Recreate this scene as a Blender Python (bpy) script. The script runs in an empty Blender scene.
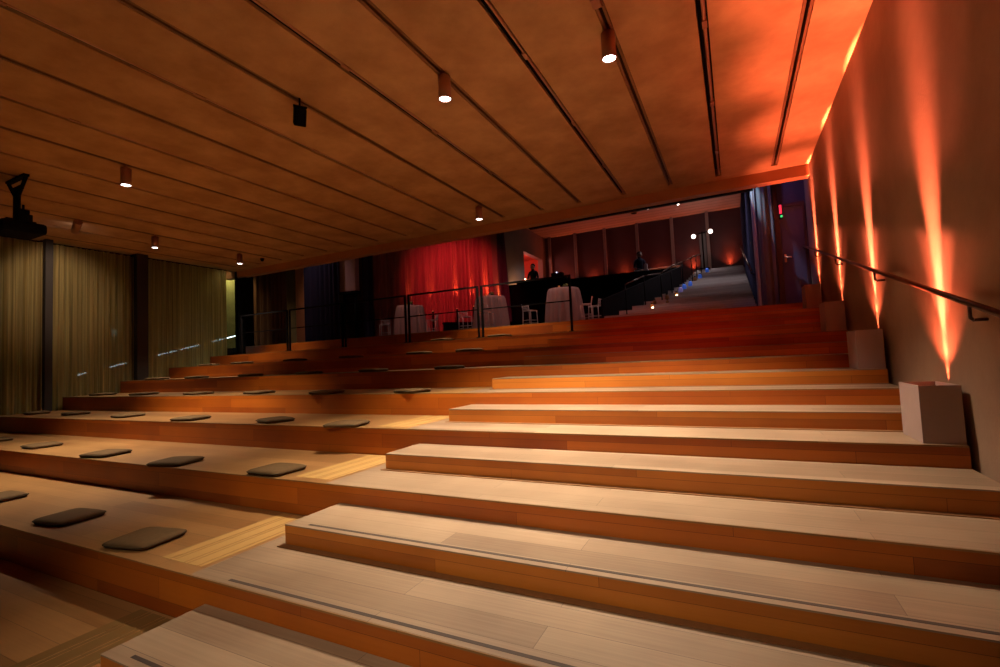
import bpy, bmesh, math, random
from mathutils import Vector, Matrix
random.seed(7)
PI = math.pi
SC = bpy.context.scene
COL = SC.collection

# ------------------------------------------------------------------ camera
FPX = 473.91
YAW, PITCH, ROLL = -.4591, .0552, -.0449
cam_data = bpy.data.cameras.new('camera')
cam = bpy.data.objects.new('camera', cam_data); COL.objects.link(cam)
_cy, _sy, _cp, _sp = math.cos(YAW), math.sin(YAW), math.cos(PITCH), math.sin(PITCH)
_f = Vector((_sy*_cp, _cy*_cp, _sp)); _r = Vector((_cy, -_sy, 0)); _u = _r.cross(_f)
_r2 = math.cos(ROLL)*_r + math.sin(ROLL)*_u; _u2 = -math.sin(ROLL)*_r + math.cos(ROLL)*_u
M = Matrix.Identity(4)
for i in range(3):
    M[i][0], M[i][1], M[i][2] = _r2[i], _u2[i], -_f[i]
M.translation = Vector((0, -.8332, 1.7739))
cam.matrix_world = M
cam_data.sensor_width = 36; cam_data.lens = FPX*36/1000
cam_data.clip_end = 200; cam_data.clip_start = .05
SC.camera = cam

# ------------------------------------------------------------------ world, exposure
world = bpy.data.worlds.new('night'); SC.world = world; world.use_nodes = True
world.node_tree.nodes['Background'].inputs[0].default_value = (.02, .015, .012, 1)
world.node_tree.nodes['Background'].inputs[1].default_value = .05
SC.view_settings.view_transform = 'Standard'
SC.view_settings.look = 'None'
SC.view_settings.exposure = 0.12
SC.view_settings.gamma = 1.0
SC.view_settings.use_curve_mapping = False
SC.cycles.max_bounces = 10
SC.cycles.diffuse_bounces = 5
SC.cycles.transparent_max_bounces = 16
SC.cycles.sample_clamp_indirect = 4.0
SC.cycles.caustics_reflective = False
SC.cycles.caustics_refractive = False

# light levels
DOWN = (1.0, .82, .60)
P_DOWN = 800
RED = (1.0, .19, .09)
K_BOX = 1.0

# ------------------------------------------------------------------ materials
def new_mat(name):
    m = bpy.data.materials.new(name); m.use_nodes = True
    nt = m.node_tree; b = nt.nodes['Principled BSDF']
    return m, nt, b

def plain(name, col, rough=.6, metal=0., noise=0., nscale=8., spec=.5, bump=0.):
    m, nt, b = new_mat(name)
    b.inputs['Base Color'].default_value = (*col, 1)
    b.inputs['Roughness'].default_value = rough
    b.inputs['Metallic'].default_value = metal
    b.inputs['Specular IOR Level'].default_value = spec
    if noise or bump:
        tc = nt.nodes.new('ShaderNodeTexCoord')
        n = nt.nodes.new('ShaderNodeTexNoise'); n.inputs['Scale'].default_value = nscale; n.inputs['Detail'].default_value = 6
        nt.links.new(tc.outputs['Object'], n.inputs['Vector'])
        if noise:
            mx = nt.nodes.new('ShaderNodeMix'); mx.data_type = 'RGBA'
            mx.inputs[6].default_value = (*[c*(1-noise) for c in col], 1)
            mx.inputs[7].default_value = (*[min(1, c*(1+noise)) for c in col], 1)
            nt.links.new(n.outputs['Fac'], mx.inputs[0]); nt.links.new(mx.outputs[2], b.inputs['Base Color'])
        if bump:
            bp = nt.nodes.new('ShaderNodeBump'); bp.inputs['Strength'].default_value = bump
            nt.links.new(n.outputs['Fac'], bp.inputs['Height']); nt.links.new(bp.outputs[0], b.inputs['Normal'])
    return m

def emit(name, col, s):
    m, nt, b = new_mat(name)
    b.inputs['Base Color'].default_value = (*col, 1)
    b.inputs['Emission Color'].default_value = (*col, 1)
    b.inputs['Emission Strength'].default_value = s
    return m

def wood(name, c1, c2, plane='xy', row=.1592, width=2.3, rough=.42, grain=.35, off=(0, 0), mortar=.0015, wear=None):
    """oak boards laid along world X; plane picks which pair of world axes the boards tile"""
    m, nt, b = new_mat(name)
    N = nt.nodes; L = nt.links
    geo = N.new('ShaderNodeNewGeometry')
    sp = N.new('ShaderNodeSeparateXYZ'); L.new(geo.outputs['Position'], sp.inputs[0])
    cb = N.new('ShaderNodeCombineXYZ')
    a, c = {'xy': ('X', 'Y'), 'xz': ('X', 'Z'), 'yz': ('Y', 'Z')}[plane]
    L.new(sp.outputs[a], cb.inputs[0]); L.new(sp.outputs[c], cb.inputs[1])
    mp = N.new('ShaderNodeMapping'); mp.inputs['Location'].default_value = (40+off[0], 40+off[1], 0)
    L.new(cb.outputs[0], mp.inputs[0])
    br = N.new('ShaderNodeTexBrick')
    br.inputs['Color1'].default_value = (0, 0, 0, 1); br.inputs['Color2'].default_value = (1, 1, 1, 1)
    br.inputs['Mortar'].default_value = (.5, .5, .5, 1)
    br.inputs['Scale'].default_value = 1; br.inputs['Mortar Size'].default_value = mortar
    br.inputs['Mortar Smooth'].default_value = .2
    br.inputs['Brick Width'].default_value = width; br.inputs['Row Height'].default_value = row
    br.offset = .37; br.offset_frequency = 2
    L.new(mp.outputs[0], br.inputs['Vector'])
    # grain
    mg = N.new('ShaderNodeMapping'); mg.inputs['Scale'].default_value = (1.1, 55, 1)
    L.new(cb.outputs[0], mg.inputs[0])
    ad = N.new('ShaderNodeVectorMath'); ad.operation = 'ADD'
    mul = N.new('ShaderNodeVectorMath'); mul.operation = 'SCALE'; mul.inputs['Scale'].default_value = 17
    L.new(br.outputs['Color'], mul.inputs[0]); L.new(mul.outputs[0], ad.inputs[0]); L.new(mg.outputs[0], ad.inputs[1])
    n1 = N.new('ShaderNodeTexNoise'); n1.inputs['Scale'].default_value = 1; n1.inputs['Detail'].default_value = 5
    L.new(ad.outputs[0], n1.inputs['Vector'])
    n2 = N.new('ShaderNodeTexNoise'); n2.inputs['Scale'].default_value = 1.3; n2.inputs['Detail'].default_value = 3
    L.new(cb.outputs[0], n2.inputs['Vector'])
    f1 = N.new('ShaderNodeMath'); f1.operation = 'MULTIPLY_ADD'; f1.inputs[1].default_value = 1-grain; 
    sub = N.new('ShaderNodeMath'); sub.operation = 'MULTIPLY'; sub.inputs[1].default_value = grain*.75
    L.new(n1.outputs['Fac'], sub.inputs[0]); L.new(br.outputs['Color'], f1.inputs[0]); L.new(sub.outputs[0], f1.inputs[2])
    f2 = N.new('ShaderNodeMath'); f2.operation = 'MULTIPLY_ADD'; f2.inputs[1].default_value = .55
    s2 = N.new('ShaderNodeMath'); s2.operation = 'MULTIPLY'; s2.inputs[1].default_value = .45
    L.new(n2.outputs['Fac'], s2.inputs[0]); L.new(f1.outputs[0], f2.inputs[0]); L.new(s2.outputs[0], f2.inputs[2])
    mx = N.new('ShaderNodeMix'); mx.data_type = 'RGBA'
    mr = N.new('ShaderNodeMapRange'); mr.inputs[1].default_value = .25; mr.inputs[2].default_value = .75
    L.new(f2.outputs[0], mr.inputs[0])
    mx.inputs[6].default_value = (*c1, 1); mx.inputs[7].default_value = (*c2, 1)
    L.new(mr.outputs[0], mx.inputs[0])
    # dark joints
    mj = N.new('ShaderNodeMix'); mj.data_type = 'RGBA'; mj.inputs[7].default_value = (*[v*.45 for v in c1], 1)
    L.new(br.outputs['Fac'], mj.inputs[0]); L.new(mx.outputs[2], mj.inputs[6])
    L.new(mj.outputs[2], b.inputs['Base Color'])
    b.inputs['Roughness'].default_value = rough
    bp = N.new('ShaderNodeBump'); bp.inputs['Strength'].default_value = .08; bp.inputs['Distance'].default_value = .01
    L.new(n1.outputs['Fac'], bp.inputs['Height']); L.new(bp.outputs[0], b.inputs['Normal'])
    return m

M_TREAD = wood('oak_seat_boards', (.15, .065, .020), (.37, .195, .072), 'xy', row=.2123, rough=.36, grain=.55)
M_STEPTREAD = wood('worn_oak_step_boards', (.145, .088, .052), (.40, .285, .185), 'xy', row=.2123, width=2.6, rough=.42, grain=.6)
M_RISER = wood('orange_oak_riser_boards', (.24, .042, .003), (.52, .135, .009), 'xz', row=.165, width=2.4, rough=.42)
M_STEPRISER = wood('orange_oak_step_risers', (.31, .078, .006), (.58, .195, .022), 'xz', row=.165, width=3.1, rough=.45, off=(1.1, 0))
M_ENDGRAIN = wood('oak_end_panels', (.20, .055, .008), (.30, .09, .015), 'yz', row=.165, width=2)
M_TRIM_BROWN = plain('brown_base_strip', (.26, .11, .045), .5, noise=.25, nscale=20)
M_SLIP = plain('dark_rubber_strip', (.055, .035, .028), .7)
M_STRIPWOOD = plain('brown_floor_strip', (.20, .085, .028), .5, noise=.25, nscale=20)
M_DARKBROWN = plain('dark_brown_wall', (.10, .05, .03), .8, noise=.2, nscale=3)
M_BLACK = plain('black_metal', (.006, .005, .006), .7, spec=.06)
M_BLACKCLOTH = plain('black_cloth', (.006, .004, .005), .95, spec=.1, noise=.3, nscale=6)
M_CUSHION = plain('grey_brown_cushion', (.105, .062, .028), .85, spec=.12, noise=.25, nscale=30, bump=.15)
M_CUSHION2 = plain('pale_cushion_piping', (.05, .038, .022), .9, spec=.1)
M_COPPER = plain('copper_fitting', (.50, .22, .13), .42, metal=.25)
M_COPPER2 = plain('copper_tube', (.62, .30, .17), .4, metal=.15)
M_GROOVE = plain('dark_groove', (.035, .016, .008), .9)
M_LENS = emit('lamp_lens', (.93, .96, 1.0), 14)
M_BOX = plain('pinkish_white_box', (.40, .28, .25), .6, noise=.06, nscale=6)
M_HAND = plain('dark_bronze_rail', (.075, .03, .018), .32, metal=.5)
M_REDLENS = emit('red_lamp_lens', (1, .25, .1), 2)
M_GREYSTEP = wood('grey_upper_step_boards', (.34, .30, .29), (.48, .42, .41), 'xz', row=.055, width=5, rough=.6)
M_NAVY = plain('dark_navy_paint', (.06, .055, .13), .55, noise=.12, nscale=3)
M_NAVYTRIM = plain('dark_plum_trim', (.045, .025, .04), .5)
M_UPCEIL = wood('grey_slatted_ceiling', (.24, .19, .17), (.34, .28, .25), 'xy', row=.42, width=30, rough=.8, mortar=.02)
M_PLASTER = plain('grey_brown_plaster', (.24, .17, .15), .85, noise=.12, nscale=2)
M_MULLION = plain('pale_column_paint', (.30, .20, .19), .6)
M_GLASSDARK = plain('dark_night_curtain', (.055, .022, .032), .6, noise=.3, nscale=2)
M_CLOTH = plain('pale_pink_tablecloth', (.42, .26, .25), .8, noise=.05, nscale=12)
M_ACRYL, _nt, _b = new_mat('clear_acrylic')
_b.inputs['Base Color'].default_value = (.85, .72, .70, 1); _b.inputs['Roughness'].default_value = .08
_b.inputs['Alpha'].default_value = .5; _b.inputs['Coat Weight'].default_value = .6
M_SKIN = plain('skin', (.13, .065, .045), .6)
M_HAIR = plain('dark_hair', (.006, .004, .003), .9, spec=.05)
M_NAVYCLOTH = plain('navy_jacket', (.005, .006, .020), .9, spec=.1)
M_BLACKSHIRT = plain('black_shirt', (.005, .004, .005), .9, spec=.1)
M_WHITE = plain('white_cloth', (.7, .7, .72), .7)
M_GREEN = plain('green_leaves', (.10, .16, .03), .6)
M_BLUEGLASS = emit('blue_lit_glass', (.04, .13, .6), .22)
M_LILAC = emit('lilac_lit_glass', (.25, .20, .5), .2)
M_AMBER = emit('amber_lit_glass', (.6, .2, .03), .12)
M_AMBERDIM = emit('dim_amber_glass', (.12, .04, .01), .08)
M_CANDLE = emit('candle_flame', (1, .75, .45), 9)
M_GLOBE = emit('frosted_lit_globe', (1, .78, .66), 7)
M_LED = emit('white_led_strip', (.75, .88, 1.0), 6)
M_EXTWALL = plain('olive_outer_wall', (.26, .22, .08), .8, noise=.35, nscale=5)

def concrete(name, c1, c2, scale, joint=None, rough=.8):
    m, nt, b = new_mat(name); N = nt.nodes; L = nt.links
    geo = N.new('ShaderNodeNewGeometry')
    n = N.new('ShaderNodeTexNoise'); n.inputs['Scale'].default_value = scale; n.inputs['Detail'].default_value = 9; n.inputs['Roughness'].default_value = .6
    L.new(geo.outputs['Position'], n.inputs['Vector'])
    r = N.new('ShaderNodeValToRGB'); r.color_ramp.elements[0].position = .36; r.color_ramp.elements[1].position = .64
    r.color_ramp.elements[0].color = (*c1, 1); r.color_ramp.elements[1].color = (*c2, 1)
    L.new(n.outputs['Fac'], r.inputs[0]); out = r.outputs[0]
    n3 = N.new('ShaderNodeTexNoise'); n3.inputs['Scale'].default_value = 45; n3.inputs['Detail'].default_value = 2
    L.new(geo.outputs['Position'], n3.inputs['Vector'])
    bp = N.new('ShaderNodeBump'); bp.inputs['Strength'].default_value = .12; bp.inputs['Distance'].default_value = .01
    L.new(n3.outputs['Fac'], bp.inputs['Height']); L.new(bp.outputs[0], b.inputs['Normal'])
    L.new(out, b.inputs['Base Color']); b.inputs['Roughness'].default_value = rough
    return m
M_CEIL = concrete('ceiling_concrete', (.50, .25, .105), (.70, .385, .18), 1.3)
M_WALL = concrete('wall_concrete', (.235, .135, .082), (.34, .205, .13), .9)
M_BEAM = plain('red_brown_beam', (.54, .23, .10), .6, noise=.12, nscale=4)

def sheer(name, col, alpha, transl=.45, nscale=6, dif=1, lo=.6, hi=1.35):
    m = bpy.data.materials.new(name); m.use_nodes = True; nt = m.node_tree; N = nt.nodes; L = nt.links
    N.clear(); out = N.new('ShaderNodeOutputMaterial')
    d = N.new('ShaderNodeBsdfDiffuse'); t = N.new('ShaderNodeBsdfTranslucent'); tr = N.new('ShaderNodeBsdfTransparent')
    tc = N.new('ShaderNodeTexCoord'); n = N.new('ShaderNodeTexNoise'); n.inputs['Scale'].default_value = nscale
    mpp = N.new('ShaderNodeMapping'); mpp.inputs['Scale'].default_value = (1, 1, .012)
    L.new(tc.outputs['Object'], mpp.inputs[0]); L.new(mpp.outputs[0], n.inputs['Vector'])
    mx = N.new('ShaderNodeMix'); mx.data_type = 'RGBA'
    mx.inputs[6].default_value = (*[c*lo for c in col], 1); mx.inputs[7].default_value = (*[c*hi for c in col], 1)
    mx.clamp_result = True
    L.new(n.outputs['Fac'], mx.inputs[0])
    L.new(mx.outputs[2], d.inputs[0]); L.new(mx.outputs[2], t.inputs[0])
    if dif != 1:
        sc_ = N.new('ShaderNodeMix'); sc_.data_type = 'RGBA'; sc_.inputs[0].default_value = 1-dif; sc_.inputs[7].default_value = (0, 0, 0, 1)
        L.new(mx.outputs[2], sc_.inputs[6]); L.new(sc_.outputs[2], d.inputs[0])
    m1 = N.new('ShaderNodeMixShader'); m1.inputs[0].default_value = transl
    L.new(d.outputs[0], m1.inputs[1]); L.new(t.outputs[0], m1.inputs[2])
    m2 = N.new('ShaderNodeMixShader'); m2.inputs[0].default_value = alpha
    L.new(tr.outputs[0], m2.inputs[1]); L.new(m1.outputs[0], m2.inputs[2])
    L.new(m2.outputs[0], out.inputs[0])
    return m
M_SHEER = sheer('olive_sheer', (.32, .235, .105), .93, .55, 22, .4, -2.6, 4.6)
M_REDCUR = sheer('red_curtain', (.40, .17, .16), 1, .15, 4)
M_PLUMCUR = sheer('plum_curtain', (.09, .06, .10), 1, .1, 5)
M_NAVYCUR = sheer('navy_curtain', (.035, .035, .075), 1, .1, 5)
M_BROWNCUR = sheer('brown_curtain', (.10, .045, .025), 1, .1, 5)
M_SATIN = plain('pale_satin_drape', (.35, .38, .42), .3)

M_GLASS = bpy.data.materials.new('window_glass'); M_GLASS.use_nodes = True
_nt = M_GLASS.node_tree; _nt.nodes.clear()
_o = _nt.nodes.new('ShaderNodeOutputMaterial'); _t = _nt.nodes.new('ShaderNodeBsdfTransparent'); _g = _nt.nodes.new('ShaderNodeBsdfGlossy')
_t.inputs[0].default_value = (.8, .85, .82, 1); _g.inputs['Roughness'].default_value = .02
_mx = _nt.nodes.new('ShaderNodeMixShader'); _mx.inputs[0].default_value = .08
_nt.links.new(_t.outputs[0], _mx.inputs[1]); _nt.links.new(_g.outputs[0], _mx.inputs[2]); _nt.links.new(_mx.outputs[0], _o.inputs[0])

# ------------------------------------------------------------------ helpers
def tag(o, label=None, cat=None, group=None, kind=None):
    if label: o['label'] = label
    if cat: o['category'] = cat
    if group: o['group'] = group
    if kind: o['kind'] = kind
    return o

def empty(name, loc, label, cat, group=None, rz=0):
    o = bpy.data.objects.new(name, None); COL.objects.link(o)
    o.location = loc; o.rotation_euler = (0, 0, rz); o.empty_display_size = .1
    return tag(o, label, cat, group)

class MB:
    def __init__(s): s.bm = bmesh.new()
    def box(s, x0, x1, y0, y1, z0, z1, mat=None, bevel=0):
        vs = [s.bm.verts.new(Vector((x, y, z))) for x in (x0, x1) for y in (y0, y1) for z in (z0, z1)]
        if mat is not None:
            for v in vs: v.co = mat @ v.co
        fs = [(0, 1, 3, 2), (4, 6, 7, 5), (0, 4, 5, 1), (2, 3, 7, 6), (0, 2, 6, 4), (1, 5, 7, 3)]
        faces = [s.bm.faces.new([vs[i] for i in f]) for f in fs]
        if bevel:
            es = list({e for f in faces for e in f.edges})
            bmesh.ops.bevel(s.bm, geom=es, offset=bevel, segments=2, affect='EDGES', profile=.5)
        return s
    def prism(s, pts, z0, z1):
        """polygon footprint extruded; z0/z1 number or list per point"""
        n = len(pts)
        a = [s.bm.verts.new((p[0], p[1], z0[i] if isinstance(z0, (list, tuple)) else z0)) for i, p in enumerate(pts)]
        b = [s.bm.verts.new((p[0], p[1], z1[i] if isinstance(z1, (list, tuple)) else z1)) for i, p in enumerate(pts)]
        s.bm.faces.new(a[::-1]); s.bm.faces.new(b)
        for i in range(n):
            j = (i+1) % n; s.bm.faces.new([a[i], a[j], b[j], b[i]])
        return s
    def tube(s, p0, p1, r, r1=None, seg=14, cap=True):
        p0, p1 = Vector(p0), Vector(p1); d = (p1-p0); L = d.length
        q = d.to_track_quat('Z', 'Y').to_matrix().to_4x4(); q.translation = p0
        r1 = r if r1 is None else r1
        A = [s.bm.verts.new(q @ Vector((r*math.cos(2*PI*i/seg), r*math.sin(2*PI*i/seg), 0))) for i in range(seg)]
        B = [s.bm.verts.new(q @ Vector((r1*math.cos(2*PI*i/seg), r1*math.sin(2*PI*i/seg), L))) for i in range(seg)]
        for i in range(seg):
            j = (i+1) % seg; f = s.bm.faces.new([A[i], A[j], B[j], B[i]]); f.smooth = True
        if cap: s.bm.faces.new(A[::-1]); s.bm.faces.new(B)
        return s
    def path(s, pts, r, seg=12):
        for a, b in zip(pts, pts[1:]): s.tube(a, b, r, seg=seg)
        for p in pts[1:-1]: s.ball(p, r, 8)
        return s
    def ball(s, c, r, seg=14, sz=1.0):
        m = Matrix.Translation(Vector(c)) @ Matrix.Diagonal((1, 1, sz, 1))
        g = bmesh.ops.create_uvsphere(s.bm, u_segments=seg, v_segments=max(6, seg//2), radius=r, matrix=m)
        for v in g['verts']:
            for f in v.link_faces: f.smooth = True
        return s
    def lathe(s, prof, seg=24, c=(0, 0, 0), flute=0, nfl=0, cap_top=False, cap_bot=False):
        rings = []
        for k, (r, z) in enumerate(prof):
            ring = []
            for i in range(seg):
                a = 2*PI*i/seg
                rr = r * (1 + (flute[k] if flute else 0)*math.sin(nfl*a + 1.3*math.sin(3*a)))
                ring.append(s.bm.verts.new((c[0]+rr*math.cos(a), c[1]+rr*math.sin(a), c[2]+z)))
            rings.append(ring)
        for a, b in zip(rings, rings[1:]):
            for i in range(seg):
                j = (i+1) % seg; f = s.bm.faces.new([a[i], a[j], b[j], b[i]]); f.smooth = True
        if cap_top: s.bm.faces.new(rings[-1])
        if cap_bot: s.bm.faces.new(rings[0][::-1])
        return s
    def build(s, name, mat, parent=None, loc=None):
        bmesh.ops.recalc_face_normals(s.bm, faces=s.bm.faces)
        me = bpy.data.meshes.new(name); s.bm.to_mesh(me); s.bm.free()
        me.materials.append(mat)
        o = bpy.data.objects.new(name, me); COL.objects.link(o)
        if parent: o.parent = parent
        if loc: o.location = loc
        return o

def struct(name, mb, mat, label=None):
    o = mb.build(name, mat); o['kind'] = 'structure'
    if label: o['label'] = label
    return o

def copy_tree(o, parent=None):
    c = o.copy(); COL.objects.link(c)
    if parent: c.parent = parent
    for ch in list(o.children): copy_tree(ch, c)
    return c

def spot(parent, loc, target, power, color, size, blend=.5, radius=.04, name='lamp_light'):
    d = bpy.data.lights.new(name, 'SPOT'); d.energy = power; d.color = color
    d.spot_size = math.radians(size); d.spot_blend = blend; d.shadow_soft_size = radius
    o = bpy.data.objects.new(name, d); COL.objects.link(o)
    v = Vector(target) - Vector(loc)
    o.rotation_euler = v.to_track_quat('-Z', 'Y').to_euler(); o.location = loc
    if parent is not None: o.parent = parent
    return o

def wall_spot(parent, loc, tilt, power, full, sc, rad):
    # lamp of a light bar that grazes the right wall; its cone is stretched along the wall
    o = spot(parent, loc, Vector(loc)+Vector((0, 0, 1)), power, RED, full, 1, rad)
    d = Vector((math.sin(math.radians(tilt)), .008, math.cos(math.radians(tilt)))).normalized()
    zax = -d; xax = Vector((0, 1, 0)); yax = zax.cross(xax).normalized(); xax = yax.cross(zax).normalized()
    m = Matrix.Identity(3)
    for i in range(3): m[i][0], m[i][1], m[i][2] = xax[i], yax[i], zax[i]
    o.rotation_euler = m.to_euler(); o.scale = (sc, 1, 1)
    return o

def point(parent, loc, power, color, radius=.05, name='lamp_light'):
    d = bpy.data.lights.new(name, 'POINT'); d.energy = power; d.color = color; d.shadow_soft_size = radius
    o = bpy.data.objects.new(name, d); COL.objects.link(o); o.location = loc
    if parent is not None: o.parent = parent
    return o

ORD = ['lowest', 'second', 'third', 'fourth', 'fifth', 'sixth', 'seventh', 'eighth', 'ninth']
D, DB, H = 1.2737, .6612, .33
XL, XR, XW = -15.5, 1.485, 1.53
CZ = 5.37          # ceiling height

# ------------------------------------------------------------------ room shell
struct('floor', MB().box(-18.5, 1.9, -8, 24, -.5, -.34), M_DARKBROWN)
struct('wall_right', MB().box(XW, XW+.35, -8, 11.3, -.5, 8.4), M_WALL)
struct('wall_back', MB().box(-18.5, 1.9, -8.3, -8, -.5, 6), M_DARKBROWN)

# ceiling: concrete panels between grooves
GX = [.92, -.09, -1.03, -2.03, -3.06, -4.0, -5.04, -6.05, -7.07, -8.08, -9.09, -10.1, -11.12, -12.14, -13.16, -14.18, -15.2]
GW = .055
cb = MB()
edges = [XW+.02] + GX + [-16.2]
for i in range(len(edges)-1):
    a = edges[i+1] + (GW if i < len(edges)-2 else 0); b = edges[i] - (GW if i > 0 else 0)
    cb.box(a, b, -8, 9.9, CZ, CZ+.16)
cb.box(-16.2, XW+.02, 9.9, 10.17, CZ, CZ+.16)
struct('ceiling', cb, M_CEIL)
struct('trim_1', MB().box(-16.2, XW+.02, -8, 10.17, CZ+.16, CZ+.22), M_GROOVE)
# beam over the edge of the upper foyer
struct('trim_2', MB().box(-16.6, XW+.02, 10.175, 10.42, 5.15, 8.4), M_BEAM)
struct('trim_3', MB().box(-4.6, .55, 10.43, 10.55, 5.13, 5.20), M_BLACK)

ALONG = ['first', 'second', 'third', 'fourth', 'fifth', 'sixth', 'seventh', 'eighth', 'ninth', 'tenth', 'eleventh', 'twelfth',
         'thirteenth', 'fourteenth', 'fifteenth', 'sixteenth', 'seventeenth']
for i, x in enumerate(GX):
    bright = i % 2 == 1
    e = empty('ceiling_track', (x, 2, CZ), '%s track recessed in the %s ceiling groove counted from the right wall' % ('copper-coloured conduit' if bright else 'dark double', ALONG[i]), 'ceiling track', 'tracks in the ceiling grooves')
    if bright:
        MB().tube((.016, -9.6, .022), (.016, 7.85, .022), .020, seg=8).build('conduit', M_COPPER2, e)
        yy = -1.6 + (i % 3)*.5
        while yy < 7.6:
            MB().box(-.010, .042, yy, yy+.13, -.004, .05).build('conduit_joint', M_COPPER, e); yy += 1.9
        MB().box(-.045, -.03, -9.6, 7.85, .03, .10).build('rail', M_BLACK, e)
    else:
        MB().box(-.048, -.018, -9.6, 7.85, .004, .09).build('rail', M_TRIM_BROWN, e)
        MB().box(.018, .048, -9.6, 7.85, .004, .09).build('rail', M_TRIM_BROWN, e)

# ------------------------------------------------------------------ seating tiers and stair steps
for n in range(-1, 9):
    nm = 'raised wooden seating tier on the left carrying ' + {
        -1: 'nothing, below the camera', 0: 'nothing, lowest in view with no cushions', 1: 'the three nearest cushions', 2: 'the second row of cushions',
        3: 'the third row of cushions', 4: 'the fourth row of cushions', 5: 'the fifth row of cushions', 6: 'the sixth row of cushions',
        7: 'the black balustrade', 8: 'the foyer edge behind the balustrade'}[n]
    t = empty('seating_tier', (0, n*D, n*H), nm, 'seating tier', 'seating tiers')
    dep = D if n < 8 else .12
    MB().box(XL, XR, -.001, dep-.004, -.012, 0).build('tread', M_TREAD, t)
    MB().box(XL, XR, 0, .036, -H, -.0125).build('riser', M_RISER, t)
    MB().box(XL-.0, XL+.03, .037, dep-.004, -H, -.0125).build('end_panel', M_ENDGRAIN, t)
    if 0 <= n < 8:
        # paler boards of the stair flight, flush in the tier's tread
        MB().box(-3.62, XR-.002, .006, dep-.006, -.010, .0015).build('stair_tread', M_STEPTREAD, t)
        # pale ribbed inlay that marks the aisle
        for k, (x0, ww) in enumerate(((-4.18, .10), (-4.065, .03), (-4.02, .12), (-3.885, .03), (-3.84, .11), (-3.715, .04))):
            o = MB().box(x0, x0+ww, .12, dep-.03, -.01, .0012).build('inlay_strip', None or M_STEPTREAD, t)
    if n in (0, 1):
        MB().box(-3.25, XR-.1, .045, .07, -.01, .0035).build('anti_slip_strip', M_SLIP, t)

M_INLAY = wood('pale_yellow_inlay', (.33, .18, .055), (.46, .28, .095), 'yz', row=.5, width=5)
for o in list(COL.objects):
    if o.name.startswith('inlay_strip'): o.data.materials[0] = M_INLAY

for n in range(-1, 8):
    lab = 'half-height wooden stair step on the right, %s' % {
        -1: 'below the picture', 0: 'cut off by the bottom edge of the picture', 1: 'lowest one whose left end is whole',
        2: 'second whole one from the bottom', 3: 'level with the front uplight box', 4: 'just above the front uplight box',
        5: 'below the third uplight box', 6: 'red-lit and below the top one', 7: 'red-lit topmost one'}[n]
    t = empty('stair_step', (0, n*D+DB, n*H+H/2), lab, 'stair step', 'stair steps')
    MB().box(-3.43, XR, -.001, D-DB-.004, -.010, 0).build('tread', M_STEPTREAD, t)
    MB().box(-3.43, XR, 0, .035, -H/2+.002, -.0105).build('riser', M_STEPRISER, t)
    MB().box(-3.43, -3.395, .036, D-DB-.004, -H/2+.002, -.0105).build('end_panel', M_ENDGRAIN, t)
    MB().box(-3.45, XR, -.065, -.001, -H/2+.002, -H/2+.008).build('base_strip', M_STRIPWOOD, t)
    if n <= 1:
        MB().box(-3.22, XR-.1, .05, .075, -.01, .002).build('anti_slip_strip', M_SLIP, t)

# ------------------------------------------------------------------ cushions
ROWS = {1: [(-10.3, 1.7), (-8.25, 1.70), (-6.25, 1.624), (-4.72, 1.551)],
        2: [(-14.4, 3.0), (-12.65, 2.995), (-10.52, 2.924), (-8.19, 2.796), (-6.36, 2.723), (-4.575, 2.768)],
        3: [(-14.82, 4.36), (-13.08, 4.40), (-10.70, 4.27), (-8.37, 4.09), (-6.32, 4.13), (-4.68, 3.93)],
        4: [(-14.63, 5.58), (-12.65, 5.53), (-10.38, 5.44), (-8.46, 5.46), (-6.44, 5.27), (-4.63, 5.30)],
        5: [(x, 6.63) for x in (-14.18, -12.43, -10.33, -8.40, -6.58, -4.76)],
        6: [(x, 7.9) for x in (-13.94, -12.45, -10.33, -8.38, -6.36, -5.06)],
        7: [(-6.57, 9.2), (-4.97, 9.2)]}
ROT = {(1, 3): .20, (1, 2): .12, (1, 1): .05, (2, 5): .02, (2, 4): .30, (2, 3): .22, (2, 2): -.05, (3, 5): .25, (3, 4): -.3}
def make_cushion():
    root = empty('seat_cushion', (0, 0, 0), 'x', 'cushion')
    bm = bmesh.new(); nx, ny = 16, 14
    def outline(u, v):
        # square with rounded corners: shrink towards the diagonal
        k = 1-.10*(abs(u)*abs(v))**6
        return u*.25*k, v*.22*k
    W, Dp, T = .50, .44, .062
    top = {}; bot = {}
    for i in range(nx+1):
        for j in range(ny+1):
            u = i/nx*2-1; v = j/ny*2-1
            # pinched corners, slightly bowed sides
            x, y = outline(u, v)
            puff = max(0, (1-u**6)*(1-v**6))**.5
            z = T/2 + puff*T/2*(.8+.2*math.cos(u*1.3)*math.cos(v*1.1))
            top[i, j] = bm.verts.new((x, y, z))
            if 0 < i < nx and 0 < j < ny: bot[i, j] = bm.verts.new((x, y, T/2 - min(puff*1.6, 1)*T/2))
            else: bot[i, j] = top[i, j]
    for i in range(nx):
        for j in range(ny):
            for g, fl in ((top, 0), (bot, 1)):
                q = [g[i, j], g[i+1, j], g[i+1, j+1], g[i, j+1]]
                try:
                    f = bm.faces.new(q[::-1] if fl else q); f.smooth = True
                except ValueError: pass
    mb = MB(); mb.bm.free(); mb.bm = bm
    mb.build('cover', M_CUSHION, root)
    p = MB(); pts = []
    for k in range(49):
        s = k/48*4
        side = int(s) % 4; a = (s-int(s))*2-1
        if k == 48: side, a = 3, 1
        u, v = [(a, -1), (1, a), (-a, 1), (-1, -a)][side]
        x, y = outline(u, v)
        pts.append((x, y, T/2))
    for a, b in zip(pts, pts[1:]): 
        if (Vector(a)-Vector(b)).length > 1e-4: p.tube(a, b, .004, seg=6, cap=False)
    p.build('piping', M_CUSHION2, root)
    return root
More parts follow.
